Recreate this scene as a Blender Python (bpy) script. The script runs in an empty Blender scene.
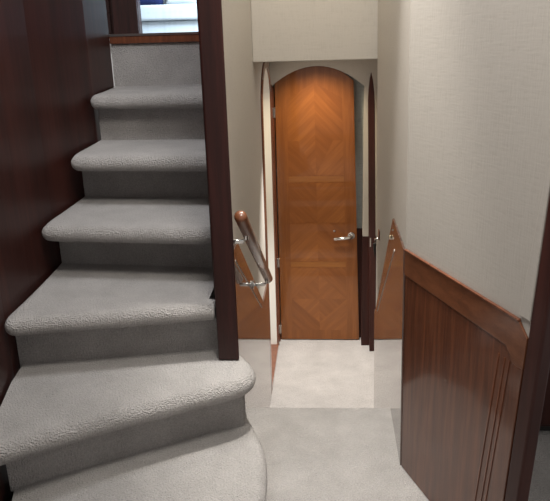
import bpy, bmesh, math, random
from mathutils import Vector, Matrix
random.seed(3)
C = bpy.context.scene.collection
S = bpy.context.scene
R = math.radians
E = 1.45                      # eye height above the landing carpet (z = 0)

# ------------------------------------------------------------------ materials
def newmat(name):
    m = bpy.data.materials.new(name); m.use_nodes = True
    nt = m.node_tree; b = nt.nodes['Principled BSDF']
    return m, nt, b
def N(nt, t, **kw):
    n = nt.nodes.new(t)
    for k, v in kw.items():
        if k in n.inputs: n.inputs[k].default_value = v
        else: setattr(n, k, v)
    return n
def ramp(nt, fac, stops):
    r = nt.nodes.new('ShaderNodeValToRGB'); e = r.color_ramp.elements
    e[0].position, e[0].color = stops[0][0], (*stops[0][1], 1)
    e[1].position, e[1].color = stops[-1][0], (*stops[-1][1], 1)
    for p, c in stops[1:-1]:
        q = e.new(p); q.color = (*c, 1)
    nt.links.new(fac, r.inputs['Fac']); return r.outputs['Color']
def plain(name, col, rough=.5, metal=0, coat=0):
    m, nt, b = newmat(name)
    b.inputs['Base Color'].default_value = (*col, 1)
    b.inputs['Roughness'].default_value = rough
    b.inputs['Metallic'].default_value = metal
    b.inputs['Coat Weight'].default_value = coat
    return m
def wood(name, dark, mid, light, rot=(0,0,0), fine=34., coat_ior=1.7, coat=1., contrast=1., crough=.03):
    """varnished veneer, grain along local Z after the rotation"""
    m, nt, b = newmat(name); L = nt.links.new
    g = N(nt, 'ShaderNodeNewGeometry')
    mp = N(nt, 'ShaderNodeMapping'); mp.inputs['Rotation'].default_value = rot
    L(g.outputs['Position'], mp.inputs['Vector'])
    mp2 = N(nt, 'ShaderNodeMapping'); mp2.inputs['Scale'].default_value = (1, 1, .06)
    L(mp.outputs[0], mp2.inputs['Vector'])
    n1 = N(nt, 'ShaderNodeTexNoise', Scale=fine, Detail=5., Roughness=.6, Distortion=.3); L(mp2.outputs[0], n1.inputs['Vector'])
    n2 = N(nt, 'ShaderNodeTexNoise', Scale=fine*6, Detail=3., Roughness=.6); L(mp2.outputs[0], n2.inputs['Vector'])
    mx = N(nt, 'ShaderNodeMath', operation='MULTIPLY_ADD'); L(n2.outputs['Fac'], mx.inputs[0]); mx.inputs[1].default_value = .35
    L(n1.outputs['Fac'], mx.inputs[2])
    h = .12/contrast
    col = ramp(nt, mx.outputs[0], [(.67-h*1.6, dark), (.67, mid), (.67+h*1.6, light)])
    L(col, b.inputs['Base Color'])
    b.inputs['Roughness'].default_value = .45; b.inputs['Specular IOR Level'].default_value = .3
    b.inputs['Coat Weight'].default_value = coat
    b.inputs['Coat Roughness'].default_value = crough
    b.inputs['Coat IOR'].default_value = coat_ior
    return m
def carpet(name, a, c):
    m, nt, b = newmat(name); L = nt.links.new
    g = N(nt, 'ShaderNodeNewGeometry')
    n1 = N(nt, 'ShaderNodeTexNoise', Scale=190., Detail=4., Roughness=.75); L(g.outputs['Position'], n1.inputs['Vector'])
    n2 = N(nt, 'ShaderNodeTexNoise', Scale=7., Detail=3., Roughness=.6); L(g.outputs['Position'], n2.inputs['Vector'])
    mx = N(nt, 'ShaderNodeMath', operation='MULTIPLY_ADD'); L(n2.outputs['Fac'], mx.inputs[0]); mx.inputs[1].default_value = .5
    L(n1.outputs['Fac'], mx.inputs[2])
    col = ramp(nt, mx.outputs[0], [(.5, a), (1., c)]); L(col, b.inputs['Base Color'])
    v = N(nt, 'ShaderNodeTexVoronoi', Scale=210.); L(g.outputs['Position'], v.inputs['Vector'])
    ad = N(nt, 'ShaderNodeMath', operation='ADD'); L(v.outputs['Distance'], ad.inputs[0]); L(n1.outputs['Fac'], ad.inputs[1])
    bp = N(nt, 'ShaderNodeBump', Strength=.95, Distance=.010); L(ad.outputs[0], bp.inputs['Height'])
    L(bp.outputs[0], b.inputs['Normal'])
    b.inputs['Roughness'].default_value = 1; b.inputs['Specular IOR Level'].default_value = .1
    b.inputs['Sheen Weight'].default_value = .25
    return m
def fabric_wall(name, a, c, rough=.75, scale=170.):
    m, nt, b = newmat(name); L = nt.links.new
    g = N(nt, 'ShaderNodeNewGeometry')
    mp = N(nt, 'ShaderNodeMapping'); mp.inputs['Scale'].default_value = (1, 1, .12); L(g.outputs['Position'], mp.inputs['Vector'])
    mq = N(nt, 'ShaderNodeMapping'); mq.inputs['Scale'].default_value = (.12, .12, 1); L(g.outputs['Position'], mq.inputs['Vector'])
    n1 = N(nt, 'ShaderNodeTexNoise', Scale=scale, Detail=2.); L(mp.outputs[0], n1.inputs['Vector'])
    n2 = N(nt, 'ShaderNodeTexNoise', Scale=scale, Detail=2.); L(mq.outputs[0], n2.inputs['Vector'])
    ad = N(nt, 'ShaderNodeMath', operation='ADD'); L(n1.outputs['Fac'], ad.inputs[0]); L(n2.outputs['Fac'], ad.inputs[1])
    col = ramp(nt, ad.outputs[0], [(.7, a), (1.3, c)])
    hf = N(nt, 'ShaderNodeMath', operation='MULTIPLY'); L(ad.outputs[0], hf.inputs[0]); hf.inputs[1].default_value = 1
    L(col, b.inputs['Base Color'])
    bp = N(nt, 'ShaderNodeBump', Strength=.15, Distance=.002); L(ad.outputs[0], bp.inputs['Height']); L(bp.outputs[0], b.inputs['Normal'])
    b.inputs['Roughness'].default_value = rough; b.inputs['Specular IOR Level'].default_value = .25
    return m

M_carpet = carpet('stair_carpet', (.43,.405,.387), (.76,.72,.695))
M_cream  = fabric_wall('cream_wallcovering', (.48,.445,.395), (.51,.475,.425))
M_grey   = fabric_wall('grey_wallcovering', (.30,.31,.29), (.38,.39,.37))
M_dark   = wood('dark_mahogany', (.026,.007,.005), (.042,.011,.008), (.062,.017,.012), fine=14, coat_ior=1.3, coat=.2, crough=.2)
M_post   = wood('post_mahogany', (.020,.005,.004), (.032,.008,.006), (.05,.012,.009), fine=30, coat_ior=1.35, coat=.35, crough=.2)
M_wain   = wood('panel_teak', (.085,.026,.011), (.12,.038,.016), (.165,.055,.023), fine=44, coat_ior=1.45, contrast=1.15, crough=.12)
M_rail   = wood('rail_teak', (.12,.040,.016), (.155,.053,.021), (.19,.068,.028), rot=(R(90),0,0), fine=40, coat_ior=1.45, crough=.18)
M_side   = wood('side_panel_teak', (.045,.015,.008), (.065,.022,.011), (.085,.029,.014), fine=30, coat_ior=2.2, contrast=.9, crough=.0)
M_trim   = wood('trim_teak', (.10,.030,.012), (.15,.045,.018), (.22,.07,.028), fine=40, coat_ior=1.5)
da, dm, dl = (.17,.051,.009), (.21,.067,.012), (.26,.088,.018)
M_doorV  = wood('door_veneer_upright', da, dm, dl, fine=26, coat_ior=1.4)
M_doorA  = wood('door_veneer_leaning_right', da, dm, dl, rot=(0,R(45),0), fine=26, coat_ior=1.4, contrast=.8)
M_doorB  = wood('door_veneer_leaning_left', (.19,.060,.011), (.24,.080,.016), (.29,.103,.022), rot=(0,R(-45),0), fine=26, coat_ior=1.4, contrast=.8)
M_doorH  = wood('door_veneer_level', (.20,.069,.012), (.25,.09,.017), (.30,.115,.024), rot=(0,R(90),0), fine=26, coat_ior=1.4)
M_chrome = plain('chrome', (.75,.74,.72), .12, 1)
M_steel  = plain('brushed_steel', (.55,.53,.50), .3, 1)
M_inlay  = plain('dull_inlay_metal', (.20,.17,.15), .35, 1)
M_brass  = plain('pale_brass', (.85,.74,.50), .2, 1)
M_white  = plain('white_locker', (.80,.79,.75), .5)
M_sofa   = fabric_wall('pale_sofa_leather', (.58,.64,.68), (.68,.74,.78), .5, 20.)
M_navy   = plain('navy_cloth', (.010,.022,.10), .9)
M_blue   = plain('blue_cloth', (.03,.08,.28), .9)
M_pale   = plain('pale_cloth', (.75,.78,.78), .9)
M_black  = plain('dark_plinth', (.02,.018,.016), .6)

# ------------------------------------------------------------------ mesh helpers
def root_of(o):
    while o.parent: o = o.parent
    return o
def link(name, bm, mats, parent=None, loc=None, smooth=False, bev=0, seg=3):
    me = bpy.data.meshes.new(name)
    bmesh.ops.recalc_face_normals(bm, faces=bm.faces)
    if parent: off = root_of(parent)['_loc']
    else:
        if loc is None:
            xs = [v.co for v in bm.verts]
            loc = ((min(v.x for v in xs)+max(v.x for v in xs))/2, (min(v.y for v in xs)+max(v.y for v in xs))/2, min(v.z for v in xs))
        off = loc
    off = Vector(off)
    for v in bm.verts: v.co -= off
    for f in bm.faces: f.smooth = smooth
    bm.to_mesh(me); bm.free()
    o = bpy.data.objects.new(name, me); C.objects.link(o)
    for m in (mats if isinstance(mats, (list, tuple)) else [mats]): me.materials.append(m)
    if parent: o.parent = parent
    else: o.location = off; o['_loc'] = list(off)
    if bev:
        b = o.modifiers.new('bevel', 'BEVEL'); b.width = bev; b.segments = seg; b.limit_method = 'ANGLE'; b.angle_limit = R(40)
        b.harden_normals = False
    return o
def prism(pts, vec, bm=None, mi=0):
    """extrude a planar 3-D outline by a vector"""
    bm = bm or bmesh.new(); vec = Vector(vec); n = len(pts)
    a = [bm.verts.new(Vector(p)) for p in pts]; b = [bm.verts.new(Vector(p)+vec) for p in pts]
    fs = [bm.faces.new(a[::-1]), bm.faces.new(b)]
    for i in range(n): fs.append(bm.faces.new((a[i], a[(i+1)%n], b[(i+1)%n], b[i])))
    for f in fs: f.material_index = mi
    return bm
def box(x0,x1,y0,y1,z0,z1, bm=None, mi=0):
    return prism([(x0,y0,z0),(x1,y0,z0),(x1,y1,z0),(x0,y1,z0)], (0,0,z1-z0), bm, mi)
def tube(path, r, bm=None, n=14, round_ends=True):
    """round bar along a polyline, dome ends"""
    bm = bm or bmesh.new(); P = [Vector(p) for p in path]
    rad = [r]*len(P) if not isinstance(r, (list,tuple)) else list(r)
    if round_ends:
        d0 = (P[0]-P[1]).normalized(); d1 = (P[-1]-P[-2]).normalized(); r0, r1 = rad[0], rad[-1]
        pre = [(P[0]+d0*r0*.5*math.sin(a), r0*math.cos(a)) for a in (R(88), R(60), R(30))]
        post = [(P[-1]+d1*r1*.5*math.sin(a), r1*math.cos(a)) for a in (R(30), R(60), R(88))]
        P = [p for p,_ in pre]+P+[p for p,_ in post]; rad = [q for _,q in pre]+rad+[q for _,q in post]
    rings = []
    for i, p in enumerate(P):
        t = (P[min(i+1,len(P)-1)]-P[max(i-1,0)]).normalized()
        ref = Vector((0,0,1)) if abs(t.z) < .9 else Vector((1,0,0))
        u = t.cross(ref).normalized(); w = t.cross(u)
        rings.append([bm.verts.new(p+(u*math.cos(a)+w*math.sin(a))*rad[i]) for a in [2*math.pi*k/n for k in range(n)]])
    for a, b in zip(rings, rings[1:]):
        for k in range(n): bm.faces.new((a[k], a[(k+1)%n], b[(k+1)%n], b[k]))
    bm.faces.new(rings[0][::-1]); bm.faces.new(rings[-1]); return bm
def disc(c, axis, r, h, bm=None, n=20):
    c = Vector(c); return tube([c, c+Vector(axis).normalized()*h], r, bm, n, False)
def empty(name, loc, label, cat, group=None):
    o = bpy.data.objects.new(name, None); C.objects.link(o); o.location = loc; o['_loc'] = list(loc)
    tag(o, label, cat, group); return o
def tag(o, label, cat, group=None):
    o['label'] = label; o['category'] = cat
    if group: o['group'] = group
    return o
def struct(name, bm, m, **k):
    o = link(name, bm, m, **k)
    if not o.parent: o['kind'] = 'structure'
    return o
def catmull(pts, n=6, closed=False):
    out = []; m = len(pts)
    for i in range(m if closed else m-1):
        g = lambda j: Vector(pts[j % m] if closed else pts[max(0, min(m-1, j))])
        p0, p1, p2, p3 = g(i-1), g(i), g(i+1), g(i+2)
        for k in range(n):
            t = k/n
            out.append(.5*((2*p1)+(p2-p0)*t+(2*p0-5*p1+4*p2-p3)*t*t+(3*p1-p0-3*p2+p3)*t**3))
    if not closed: out.append(Vector(pts[-1]))
    return out

# ------------------------------------------------------------------ floors
LZ = -.70                                     # lower lobby floor
XL, XR = -.35, .255                           # faces of the stairwell walls
bm = prism([(-1.02,-.6,-.06),(1.5,-.6,-.06),(1.5,3.0,-.06),(.32,3.0,-.06),(.32,2.385,-.06),(XL-.06,2.37,-.06),(-1.02,2.37,-.06)], (0,0,.06))
struct('floor', bm, M_carpet)
struct('floor_lower', box(-.345,.33,3.13,4.60,LZ-.05,LZ), M_carpet)
# the treads down, hidden by the landing edge
bm = prism([(XL+.0,2.392,-.065),(XR,2.392,-.065),(XR,2.392,-.70),(XL,2.392,-.70)], (0,.02,0))
for k in range(1,4):
    z = -.175*k; y = 2.41+.24*(k-1)
    prism([(XL,y,z-.175),(XR,y,z-.175),(XR,y,z),(XL,y,z)], (0,.24,0), bm)
struct('stair_down', bm, M_carpet)

# ------------------------------------------------------------------ the carpeted stair going up
st = empty('carpeted_staircase', (-.7,1.2,0), 'grey carpeted staircase rising beside the dark wood wall, fanning out at the foot', 'stairs')
def tread(front, back, ztop, th=.062, smooth_front=True):
    """carpet-wrapped step: the front line gets a full bullnose, the back edges stay square"""
    F = [Vector((p.x, p.y)) for p in catmull([(a,b,0) for a,b in front], 5)] if smooth_front else [Vector(p) for p in front]
    pts = F + [Vector(b) for b in back]; nf = len(F); n = len(pts)
    area_ = sum(pts[k].x*pts[(k+1)%n].y-pts[(k+1)%n].x*pts[k].y for k in range(n)); sgn = 1 if area_ > 0 else -1
    nor = []
    for k in range(n):
        if k >= nf: nor.append(Vector((0,0))); continue
        d = (pts[1]-pts[0]) if k == 0 else (pts[(k+1)%n]-pts[k-1]) if k < nf-1 else (pts[k]-pts[k-1])
        d.normalize(); nor.append(Vector((-d.y,d.x))*sgn)
    r = th/2; bm = bmesh.new(); rings = []
    for a in range(-90, 91, 15):
        ins = r*(1-math.cos(R(a))); z = ztop-r+r*math.sin(R(a))
        rings.append([bm.verts.new((pts[k].x+nor[k].x*ins, pts[k].y+nor[k].y*ins, z)) for k in range(n)])
    for A, B in zip(rings, rings[1:]):
        for k in range(n): bm.faces.new((A[k], A[(k+1)%n], B[(k+1)%n], B[k]))
    bm.faces.new(rings[0][::-1]); bm.faces.new(rings[-1])
    o = link('tread', bm, M_carpet, st, smooth=True)
    for f in o.data.polygons:
        if len(f.vertices) > 4: f.use_smooth = False
    return o
def riser(line, z0, z1, depth=.05):
    a = [(p[0],p[1],z0) for p in line]; 
    back = [(p[0],p[1]+depth,z0) for p in line[::-1]]
    link('riser', prism(a+back, (0,0,z1-z0)), M_carpet, st, bev=.004, seg=2)
WL = -.985; PR = -.389
riser([(-.9868,3.2),(PR,3.2)], 1.17, 1.39, .02)
tread([(-.980,2.92),(-.978,2.84),(-.955,2.795),(-.80,2.787),(PR,2.765)], [(PR,3.22),(-.984,3.22)], 1.2)
riser([(-.972,2.88),(PR,2.86)], .97, 1.16)
tread([(-.992,2.62),(-.984,2.55),(-.955,2.502),(-.80,2.487),(PR,2.455)], [(PR,2.90),(-.976,2.90)], 1.0)
riser([(-1.000,2.68),(PR,2.63)], .77, .96)
tread([(-1.022,2.36),(-1.018,2.29),(-.99,2.238),(-.80,2.222),(PR,2.185)], [(PR,2.70),(-1.000,2.70)], .8)
riser([(-1.026,2.42),(PR,2.36)], .57, .76)
tread([(-1.026,2.08),(-1.025,2.00),(-1.022,1.915),(-.992,1.876),(-.90,1.893),(-.60,1.955),(-.366,2.005)], [(-.366,2.05),(PR,2.06),(PR,2.42),(-1.027,2.44)], .6)
riser([(-1.026,1.97),(-.62,2.045),(-.364,2.095)], .37, .56)
tread([(-.896,1.482),(-.76,1.575),(-.62,1.665),(-.38,1.80),(-.285,1.855),(-.245,1.895),(-.232,1.945),(-.245,1.995),(-.282,2.06),(-.318,2.10)],
      [(PR,2.12),(PR,2.14),(-1.02,2.02),(-1.0,1.85),(-.962,1.68)], .4, .068)
riser([(-.915,1.585),(-.62,1.755),(-.40,1.88),(-.275,1.935),(-.285,2.0)], .19, .36, .05)
f6 = [(-.392,2.148),(-.335,2.125),(-.292,2.055),(-.248,1.96),(-.200,1.83),(-.180,1.70),(-.182,1.57),(-.225,1.44),(-.35,1.30),(-.55,1.17),(-.735,1.07)]
cv = catmull([(a,b,0) for a,b in f6[1:]], 4)
tread(f6, [(-.86,1.45),(-.955,1.75),(-.97,1.80)], .2, .072)
in6 = [(q[0]-.03,q[1]+.0) for q in cv]+[(-.84,1.45),(-.93,1.75),(-.39,2.10)]
link('riser', prism([(p[0],p[1],.002) for p in in6], (0,0,.14)), M_carpet, st)

# saloon floor and threshold at the stair head
struct('trim_1', box(-.986,PR,3.185,3.42,1.39,1.43), M_trim, bev=.004)
struct('trim_2', box(-.986,PR,3.181,3.1845,1.423,1.4335), M_chrome)
struct('floor_saloon', box(-2.6,1.2,3.43,8.0,1.345,1.395), M_carpet)

# ------------------------------------------------------------------ walls around the stair
H = 2.75
wl = [(-.98,3.6),(-.987,3.19),(-.987,2.88),(-1.004,2.68),(-1.03,2.40),(-1.035,2.15),(-1.03,1.93),(-.975,1.70),(-.885,1.45),(-.70,.80)]
wl = wl[1:]
def curved(seg):
    bm = bmesh.new()
    for (a,b),(c,d) in zip(seg, seg[1:]):
        prism([(a,b,0),(c,d,0),(c-.06,d,0),(a-.06,b,0)], (0,0,H), bm)
    return bm
struct('wall_left', curved(wl[:6]), M_dark)
struct('wall_left_front', curved(wl[5:]), M_dark)
# partition between stair and stairwell: cream towards the stairwell
bm = box(-.384, XL, 2.152, 3.66, LZ, H)
struct('wall_partition', bm, M_cream)
struct('partition_reflection_skin', box(-.3875, -.3845, 2.152, 3.42, .0, H), M_dark)  # unseen dark skin, added so the glossy left wall reflects no cream
post = link('partition_post', prism([(-.360,2.005,.402),(-.290,2.005,.402),(-.308,2.10,.402),(-.318,2.105,.402),(-.318,2.15,.402),(-.360,2.15,.402)], (0,0,H-.402)), M_post, bev=.012, seg=4)
tag(post, 'tall dark glossy wooden post standing at the right edge of the carpeted stair', 'post')

struct('saloon_reflection_skin', box(-.3875, -.3515, 3.665, 4.62, 1.40, H), M_dark)  # unseen dark slab, added to darken what the left wall reflects
# stairwell side walls
struct('wall_right', prism([(XR-.012*z,y,z) for y,z in ((1.989,LZ),(3.32,LZ),(3.32,H),(2.094,H))], (.045,0,0)), M_cream)
def lean(bm):
    for v in bm.verts: v.co.x -= .012*v.co.z
    return bm
def side_panel(name, x, dx, pts, seam, label, extras):
    t = empty(name, (x, pts[0][0], -.0), label, 'wall panelling')
    t.location = (x, 2.8, LZ); t['_loc'] = [x, 2.8, LZ]
    L_ = lean if x > 0 else (lambda q: q)
    x += .0015 if dx > 0 else -.0015
    link('panel_board', L_(prism([(x,a,b) for a,b in pts], (dx,0,0))), M_side, t)
    link('metal_inlay', L_(prism([(x+dx,a,b) for a,b in seam], (dx*.25,0,0))), M_inlay, t)
    if extras:
        link('stud', disc((x+dx,2.62,.633),(dx/abs(dx),0,0),.008,.006), M_brass, t, smooth=True)
    return t
def seam(y0,z0,y1,z1,w=.006):
    d = Vector((y1-y0,z1-z0)).normalized(); n = Vector((-d.y,d.x))*w
    return [(y0-n.x,z0-n.y),(y1-n.x,z1-n.y),(y1+n.x,z1+n.y),(y0+n.x,z0+n.y)]
side_panel('stairwell_panelling', XR, -.006, [(1.992,LZ),(3.318,LZ),(3.318,.02),(3.28,.02),(2.40,.775),(2.04,.775)], seam(2.32,.68,3.12,.10,.004),
    'glossy teak panel with sloping top below the brass stud, right wall of the stairwell', False)
side_panel('stairwell_panelling', XL, .008, [(2.17,LZ),(3.655,LZ),(3.655,.045),(3.36,.045),(2.46,.67),(2.17,.67)], seam(2.38,.62,3.264,.056,.004),
    'glossy teak panel with sloping top behind the handrail, left wall of the stairwell', False)
stud = link('wall_stud', disc((XR-.012*.69-.0085,2.45,.69),(-1,0,0),.007,.006), M_brass, smooth=True)
tag(stud, 'tiny round brass stud near the peak of the right stairwell panel', 'stud')
hx, hy, hz = XR-.0065, 3.10, .47  # small chrome piece with a dark tip, its kind left open
hk = empty('wall_fitting', (hx,hy,hz-.07), 'small chrome hook with dark hanging tip on the cream wall right of the far door', 'fitting')
link('fitting_plate', box(hx-.006,hx-.0005,hy-.018,hy+.018,hz+.005,hz+.05), M_trim, hk, bev=.002)
link('fitting_arm', tube([(hx-.006,hy,hz+.01),(hx-.020,hy,hz+.006),(hx-.022,hy,hz-.012)], .006), M_chrome, hk, smooth=True)
link('hanging_tip', tube([(hx-.022,hy,hz-.016),(hx-.022,hy,hz-.04),(hx-.021,hy,hz-.08)], [.009,.007,.002]), M_black, hk, smooth=True)

# soffit over the stairwell foot (also the lobby ceiling)
struct('ceiling_soffit', box(XL,.385,3.36,4.62,1.285,H), M_cream, bev=.004)

# ------------------------------------------------------------------ lower lobby
def arch(y0,y1,z0,zs,zt,n=16):
    """outline of an arched opening: foot, spring height, crown height"""
    c=(y0+y1)/2; h=(y1-y0)/2
    return [(y0,z0)]+[(c-h*math.cos(math.pi*k/n), zs+(zt-zs)*math.sin(math.pi*k/n)) for k in range(n+1)]+[(y1,z0)]
def band(x, dx, inner, outer, bm=None):
    bm = bm or bmesh.new()
    for i in range(len(inner)-1):
        q = [inner[i], inner[i+1], outer[i+1], outer[i]]
        prism([(x,a,b) for a,b in q], (dx,0,0), bm)
    bmesh.ops.remove_doubles(bm, verts=bm.verts, dist=1e-5)
    return bm
# left lobby wall with its arched opening
LO = arch(3.72,4.30,LZ+.035,1.02,1.225)
bm = bmesh.new()
n = len(LO)-1
box(XL-.05,XL,3.66,3.72,LZ,1.285,bm); box(XL-.05,XL,4.30,4.60,LZ,1.285,bm)
top = LO[1:-1]
for (a,b),(c,d) in zip(top, top[1:]):
    prism([(XL,a,b),(XL,c,d),(XL,c,1.285),(XL,a,1.285)], (-.05,0,0), bm)
struct('wall_lobby_left', bm, M_cream)
# door_1: arched frame round that opening
d1 = bpy.data.objects.new('door_1', None); C.objects.link(d1); d1.location = (XL,4.0,LZ); d1['_loc'] = [XL,4.0,LZ]; d1['kind'] = 'structure'
OUT = arch(3.675,4.345,LZ,1.03,1.268)
link('door_frame', band(XL+.0005, .009, LO, OUT), M_trim, d1)
INN = arch(3.728,4.292,LZ+.035,1.015,1.217)
link('white_lining', band(XL-.05, .049, INN, LO), M_white, d1)
link('threshold', box(XL-.05,XL+.010,3.72,4.30,LZ+.001,LZ+.035), M_trim, d1)
link('door_leaf', prism([(XL-.05,a,b) for a,b in LO], (-.03,0,0)), M_white, d1)
struct('trim_3', box(XL,XL+.012,4.346,4.3595,LZ,1.10), M_trim)

# right lobby wall with a narrow arched dark door
XH = .338
struct('wall_lobby_right', box(XH,XH+.045,3.32,4.60,LZ,1.285), M_cream)
d2 = bpy.data.objects.new('door_2', None); C.objects.link(d2); d2.location = (.31,4.27,LZ); d2['_loc'] = [.31,4.27,LZ]; d2['kind'] = 'structure'
jl, jr = (.289,LZ+.002), (.335,LZ+.002)
left = [(.289,LZ+.002),(.255,1.0),(.258,1.07),(.264,1.13),(.272,1.165)]; right = [(.283,1.12),(.292,1.05),(.2965,.98),(.335,LZ+.002)]
link('door_edge', prism([(a,4.26,b) for a,b in left+right], (0,.035,0)), M_dark, d2, bev=.002)
link('latch_plate', box(.279,.287,4.258,4.2595,.06,.12), M_steel, d2)

# header with the shallow arch, in front of the far door
def az(x): return 1.205-1.45*(x+.06)**2
xs = [XL+.002+i*(.237-XL-.002)/16 for i in range(17)]
bm = bmesh.new()
for a,b in zip(xs, xs[1:]):
    prism([(a,4.36,az(a)),(b,4.36,az(b)),(b,4.36,1.284),(a,4.36,1.284)], (0,.04,0), bm)
box(.237,XH,4.36,4.40,.10,1.284,bm)
bmesh.ops.remove_doubles(bm, verts=bm.verts, dist=1e-5)
struct('wall_header', bm, M_cream)
struct('trim_4', box(.237,XH-.001,4.355,4.40,LZ,.10), M_dark)
struct('wall_back', box(XL,XH,4.50,4.60,LZ,1.284), M_grey)
struct('trim_5', box(.185,XH-.001,4.485,4.4995,LZ,.115), M_dark)

# far door: arched leaf of inlaid veneer
d3 = bpy.data.objects.new('door_3', None); C.objects.link(d3); d3.location = (-.065,4.44,LZ); d3['_loc'] = [-.065,4.44,LZ]; d3['kind'] = 'structure'
x0, x1, yD = -.328, .226, 4.435
xs = [x0+i*(x1-x0)/16 for i in range(17)]
leaf = [(x0,yD,LZ+.008)]+[(x,yD,az(x)+.02) for x in xs]+[(x1,yD,LZ+.008)]
bm = prism(leaf, (0,.04,0), None, 0)
cx = (x0+x1)/2
def inlay(pts, mi, d=.0008): prism([(cx+u,yD,z) for u,z in pts], (0,-d,0), bm, mi)
W = .195
# upper field: four leaning quarters round a diamond
zc = .73; 
for s in (-1,1):
    o_ = [(0,1.10),(s*W,1.00),(s*W,zc+.0),(s*.125,zc),(0,.95)]
    inlay(o_, 1 if s>0 else 2)
    inlay([(0,.50),(s*W,.50),(s*W,zc),(s*.125,zc)], 2 if s>0 else 1)
    inlay([(0,.50),(s*.125,zc),(0,.95)], 2 if s<0 else 1)
inlay([(-W,.455),(W,.455),(W,.495),(-W,.495)], 3)
for s in (-1,1):
    inlay([(0,.175),(s*W,.175),(s*W,.45),(0,.45)], 2 if s>0 else 1)
    inlay([(0,-.10),(s*W,-.10),(s*W,.17),(0,.17)], 1 if s>0 else 2)
inlay([(-W,-.145),(W,-.145),(W,-.105),(-W,-.105)], 3)
zc = -.38
for s in (-1,1):
    inlay([(0,-.15),(s*W,-.15),(s*W,zc),(0,-.20)] , 1 if s>0 else 2)
    inlay([(0,-.20),(s*W,zc),(0,zc)], 2 if s>0 else 1)
    inlay([(0,-.56),(s*W,zc),(0,zc)], 1 if s>0 else 2)
    inlay([(0,-.62),(s*W,-.62),(s*W,zc),(0,-.56)], 2 if s>0 else 1)
for v in bm.verts: v.co.x -= .054*(v.co.z-LZ)/1.81*(v.co.x-x0)/(x1-x0)
link('door_leaf', bm, [M_doorV, M_doorA, M_doorB, M_doorH], d3)
link('door_jamb', box(-.349,-.334,4.405,4.48,LZ+.002,1.08), M_trim, d3)
for z in (.92,-.10,-.60):
    link('hinge', box(-.349,-.326,4.398,4.434,z-.032,z+.032), M_steel, d3, bev=.002)
hd = link('door_handle', disc((.165,yD-.001,.084),(0,-1,0),.024,.009), M_chrome, d3, smooth=False)
link('lever', tube([(.165,yD-.008,.084),(.165,yD-.045,.084),(.150,yD-.052,.083),(.05,yD-.050,.074)], [.011,.010,.0115,.011]), M_chrome, hd, smooth=True)
link('lock_button', disc((.050,yD-.001,.118),(0,-1,0),.007,.006), M_chrome, d3)

# ------------------------------------------------------------------ handrail
hr = empty('handrail', (XL,2.5,.5), 'short sloping teak handrail on chrome brackets beside the dark post', 'handrail')
xa = -.272
link('rail', tube([(xa,2.06,.880),(xa,2.945,.335)], .0205, n=20), M_rail, hr, smooth=True)
for y, lab in ((2.20,0),(2.89,0)):
    z = .880-(y-2.06)*.6158+.014
    b = link('bracket', tube([(XL+.0105,y,z-.055),(xa-.012,y,z-.055),(xa-.002,y,z-.047),(xa,y,z-.018)], .0085), M_chrome, hr, smooth=True)
    link('rosette', disc((XL+.0105,y,z-.055),(1,0,0),.020,.008), M_chrome, b)

# ------------------------------------------------------------------ right flared wall and its wainscot
P0 = Vector((.247,2.03,0)); D = Vector((math.sin(R(21.36)), -math.cos(R(21.36)), 0)); NN = Vector((-math.cos(R(21.36)), -math.sin(R(21.36)), 0))
def tw(t, z, off=0): p = P0+D*t+NN*off; return (p.x,p.y,z)
def tend(z): return .555+.064*z
struct('wall_right_front', prism([tw(.022,0,-.001),tw(tend(0),0,-.001),tw(tend(H),H,-.001),tw(.022-.033*H,H,-.001)], -NN*.03), M_cream)
wn = empty('wainscot_panel', tuple(P0+D*.25), 'brown teak wainscot with level top rail under the cream wall, right foreground', 'wainscot')
TZ = .775; RZ = .695
sl = lambda z: tend(z)-.068+.045*(z)          # left edge of the right stile
link('panel_board', prism([tw(.022,.002),tw(sl(0),.002),tw(sl(.66),.66),tw(sl(.66)-.03,RZ),tw(.004,RZ)], NN*.0035), M_wain, wn)
link('top_rail', prism([tw(.002,RZ),tw(sl(.66)-.03,RZ),tw(sl(.66),.66),tw(tend(.66),.66),tw(tend(TZ-.03),TZ-.03),tw(tend(TZ)-.035,TZ),tw(0,TZ)], NN*.007), M_rail, wn, bev=.002)
link('stile', prism([tw(sl(0),.002),tw(tend(0),.002),tw(tend(.66),.66),tw(sl(.66),.66)], NN*.007), M_wain, wn, bev=.002)
link('rail_cap', prism([tw(0,TZ),tw(tend(TZ)-.035,TZ),tw(tend(TZ)-.035,TZ+.006),tw(0,TZ+.006)], NN*.010), M_trim, wn, bev=.002)
for k, dt in enumerate((.012,.030,.055)):
    link('moulding', prism([tw(sl(0)-dt-.005,.002),tw(sl(0)-dt,.002),tw(sl(.66)-dt,.66),tw(sl(.66)-dt-.005,.66)], NN*.0055), M_trim, wn)
# cream edge bead and dark end post
struct('trim_6', prism([tw(tend(.79)-.040,.79),tw(tend(.79),.79),tw(tend(H),H),tw(tend(H)+.05,H),tw(tend(1.12)-.018,1.12)][:2]+[tw(tend(H),H),tw(tend(H)-.018,H),tw(tend(1.12)-.018,1.12)], NN*.006), M_cream, bev=.002)
pe = link('end_post', prism([tw(tend(0)+.001,.001,-.03),tw(tend(0)+.050,.001,-.03),tw(tend(H)+.050,H,-.03),tw(tend(H)+.001,H,-.03)], NN*.036), M_dark, bev=.006)
tag(pe, 'dark polished wooden end post closing the wainscot at the right picture edge', 'post')
cb = empty('dark_cabinet', (.95,2.4,0), 'dark wooden cabinet partly seen beyond the end post at the right edge', 'cabinet')
link('cabinet_body', box(.66,1.35,2.22,2.65,.03,2.3), M_dark, cb, bev=.004)
link('plinth', box(.68,1.33,2.24,2.63,0,.03), M_black, cb)
link('cabinet_door', box(.67,1.34,2.20,2.219,.05,2.2), M_dark, cb, bev=.004)

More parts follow.
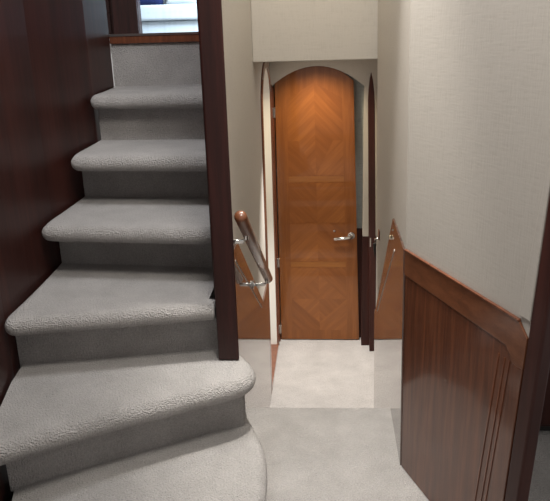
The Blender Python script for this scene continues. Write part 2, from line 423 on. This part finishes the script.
# ------------------------------------------------------------------ saloon seen above the stair head
sf = empty('sofa', (-.9,6.4,1.395), 'pale leather sofa in the daylit saloon above the stair head', 'sofa')
link('sofa_base', box(-1.9,.2,6.06,6.9,1.396,1.512), M_sofa, sf, bev=.01)
link('seat_cushion', box(-1.92,-1.02,6.0,6.55,1.517,1.645), M_sofa, sf, bev=.025, seg=4)
link('seat_cushion', box(-1.015,.2,6.0,6.55,1.517,1.645), M_sofa, sf, bev=.025, seg=4)
link('sofa_back', box(-1.9,.2,6.68,6.9,1.515,2.05), M_sofa, sf, bev=.04, seg=4)
def pillow(name, x, m, label, w=.30, tilt=18, rot=0):
    bm = bmesh.new(); n = 12
    grid = {}
    for s in (1,-1):
        for i in range(n+1):
            for j in range(n+1):
                u = i/n*2-1; v = j/n*2-1
                if s == -1 and (i in (0,n) or j in (0,n)): grid[(s,i,j)] = grid[(1,i,j)]; continue
                t = .075*((1-u*u)*(1-v*v))**.45
                pin = 1-.07*(1-abs(u))*abs(v)-.07*(1-abs(v))*abs(u)
                grid[(s,i,j)] = bm.verts.new((u*w/2*pin, -s*t, v*w/2*pin+w/2))
        for i in range(n):
            for j in range(n):
                bm.faces.new([grid[(s,i,j)],grid[(s,i+1,j)],grid[(s,i+1,j+1)],grid[(s,i,j+1)]])
    mt = Matrix.Translation((x,6.48,1.650)) @ Matrix.Rotation(R(rot),4,'Z') @ Matrix.Rotation(R(-tilt),4,'X')
    bmesh.ops.transform(bm, matrix=mt, verts=bm.verts)
    tag(link(name, bm, m, smooth=True), label, 'cushion', 'scatter cushions on the saloon sofa')
pillow('scatter_cushion', -1.62, M_navy, 'navy scatter cushion at the left end of the saloon sofa')
pillow('scatter_cushion', -1.30, M_pale, 'white scatter cushion between the navy and the blue one on the saloon sofa')
pillow('scatter_cushion', -.98, M_blue, 'blue scatter cushion at the right on the saloon sofa')
cs = empty('tall_cabinet', (-1.8,5.2,1.395), 'dark mahogany cabinet left of the pale sofa in the saloon', 'cabinet')
link('cabinet_body', box(-2.3,-1.32,5.0,5.08,1.396,2.7), M_dark, cs, bev=.004)
link('cabinet_door', box(-2.28,-1.52,4.985,4.999,1.42,1.56), M_post, cs, bev=.003)
link('cabinet_door', box(-2.28,-1.52,4.985,4.999,1.575,2.6), M_post, cs, bev=.003)
link('corner_pilaster', box(-1.50,-1.32,4.97,4.999,1.396,2.6), M_post, cs, bev=.008)

# ------------------------------------------------------------------ light
def area(name, loc, target, size, power, col, shape='DISK'):
    l = bpy.data.lights.new(name, 'AREA'); l.shape = shape; l.size = size; l.energy = power; l.color = col
    o = bpy.data.objects.new(name, l); C.objects.link(o); o.location = loc
    o.rotation_euler = (Vector(target)-Vector(loc)).to_track_quat('-Z','Y').to_euler(); return o
def spot(name, loc, target, power, col, cone, blend=.5, r=.03):
    l = bpy.data.lights.new(name, 'SPOT'); l.energy = power; l.color = col; l.spot_size = R(cone); l.spot_blend = blend; l.shadow_soft_size = r
    o = bpy.data.objects.new(name, l); C.objects.link(o); o.location = loc
    o.rotation_euler = (Vector(target)-Vector(loc)).to_track_quat('-Z','Y').to_euler(); return o
spot('lobby_downlight', (-.06,4.16,1.275), (-.06,4.30,.6), 26, (1,.82,.55), 116, .9)
spot('lobby_downlight_near', (-.03,3.72,1.275), (-.03,3.75,-.7), 165, (1,.97,.93), 66, .8)
area('lobby_bounce', (-.04,3.9,1.27), (-.04,3.9,-.7), .25, 1.2, (1,.93,.85))
area('landing_fill_front', (.05,1.0,2.7), (-.0,2.4,.4), .5, 21, (1,.95,.87))  # added fill from overhead, front-lights soffit and right wall; no known lamp
spot('landing_fill_down', (.0,2.0,2.7), (.05,2.05,0), 185, (1,.955,.88), 40, .8, .08)  # added spot that brightens the landing carpet, not an actual fixture
area('stairwell_fill', (-.04,2.8,2.72), (-.04,2.8,0), .25, 13, (1,.93,.82))  # unseen fill added between the stairwell walls to lift both
area('stair_fill', (-.6,1.9,2.7), (-.7,2.2,0), .5, 15, (.96,.97,1))  # added cool overhead fill for the stair, no fixture known there
sd = area('saloon_daylight', (-.3,4.9,2.7), (-1.0,6.3,1.5), 1.0, 36, (.70,.86,1)); sd.data.spread = R(110)
w = bpy.data.worlds.new('ambient'); S.world = w; w.use_nodes = True
w.node_tree.nodes['Background'].inputs['Color'].default_value = (1,.97,.94,1)
w.node_tree.nodes['Background'].inputs['Strength'].default_value = .40

# ------------------------------------------------------------------ camera
y_, p_, r_ = R(4.6), R(18.3), R(1.7)
fw = Vector((-math.sin(y_)*math.cos(p_), math.cos(y_)*math.cos(p_), -math.sin(p_)))
rt = Vector((math.cos(y_), math.sin(y_), 0)); up = rt.cross(fw)
rt2 = rt*math.cos(r_)-up*math.sin(r_); up2 = rt2.cross(fw)
cd = bpy.data.cameras.new('camera'); cam = bpy.data.objects.new('camera', cd); C.objects.link(cam)
cam.matrix_world = Matrix(((rt2.x,up2.x,-fw.x,0),(rt2.y,up2.y,-fw.y,0),(rt2.z,up2.z,-fw.z,E),(0,0,0,1)))
cd.sensor_fit = 'HORIZONTAL'; cd.sensor_width = 36; cd.lens = 680/550*36; cd.clip_start = .02
S.camera = cam
S.view_settings.view_transform = 'Standard'; S.view_settings.look = 'None'
S.view_settings.gamma = 1; S.view_settings.exposure = .06; S.view_settings.use_curve_mapping = False
for o in bpy.data.objects:
    if '_loc' in o: del o['_loc']
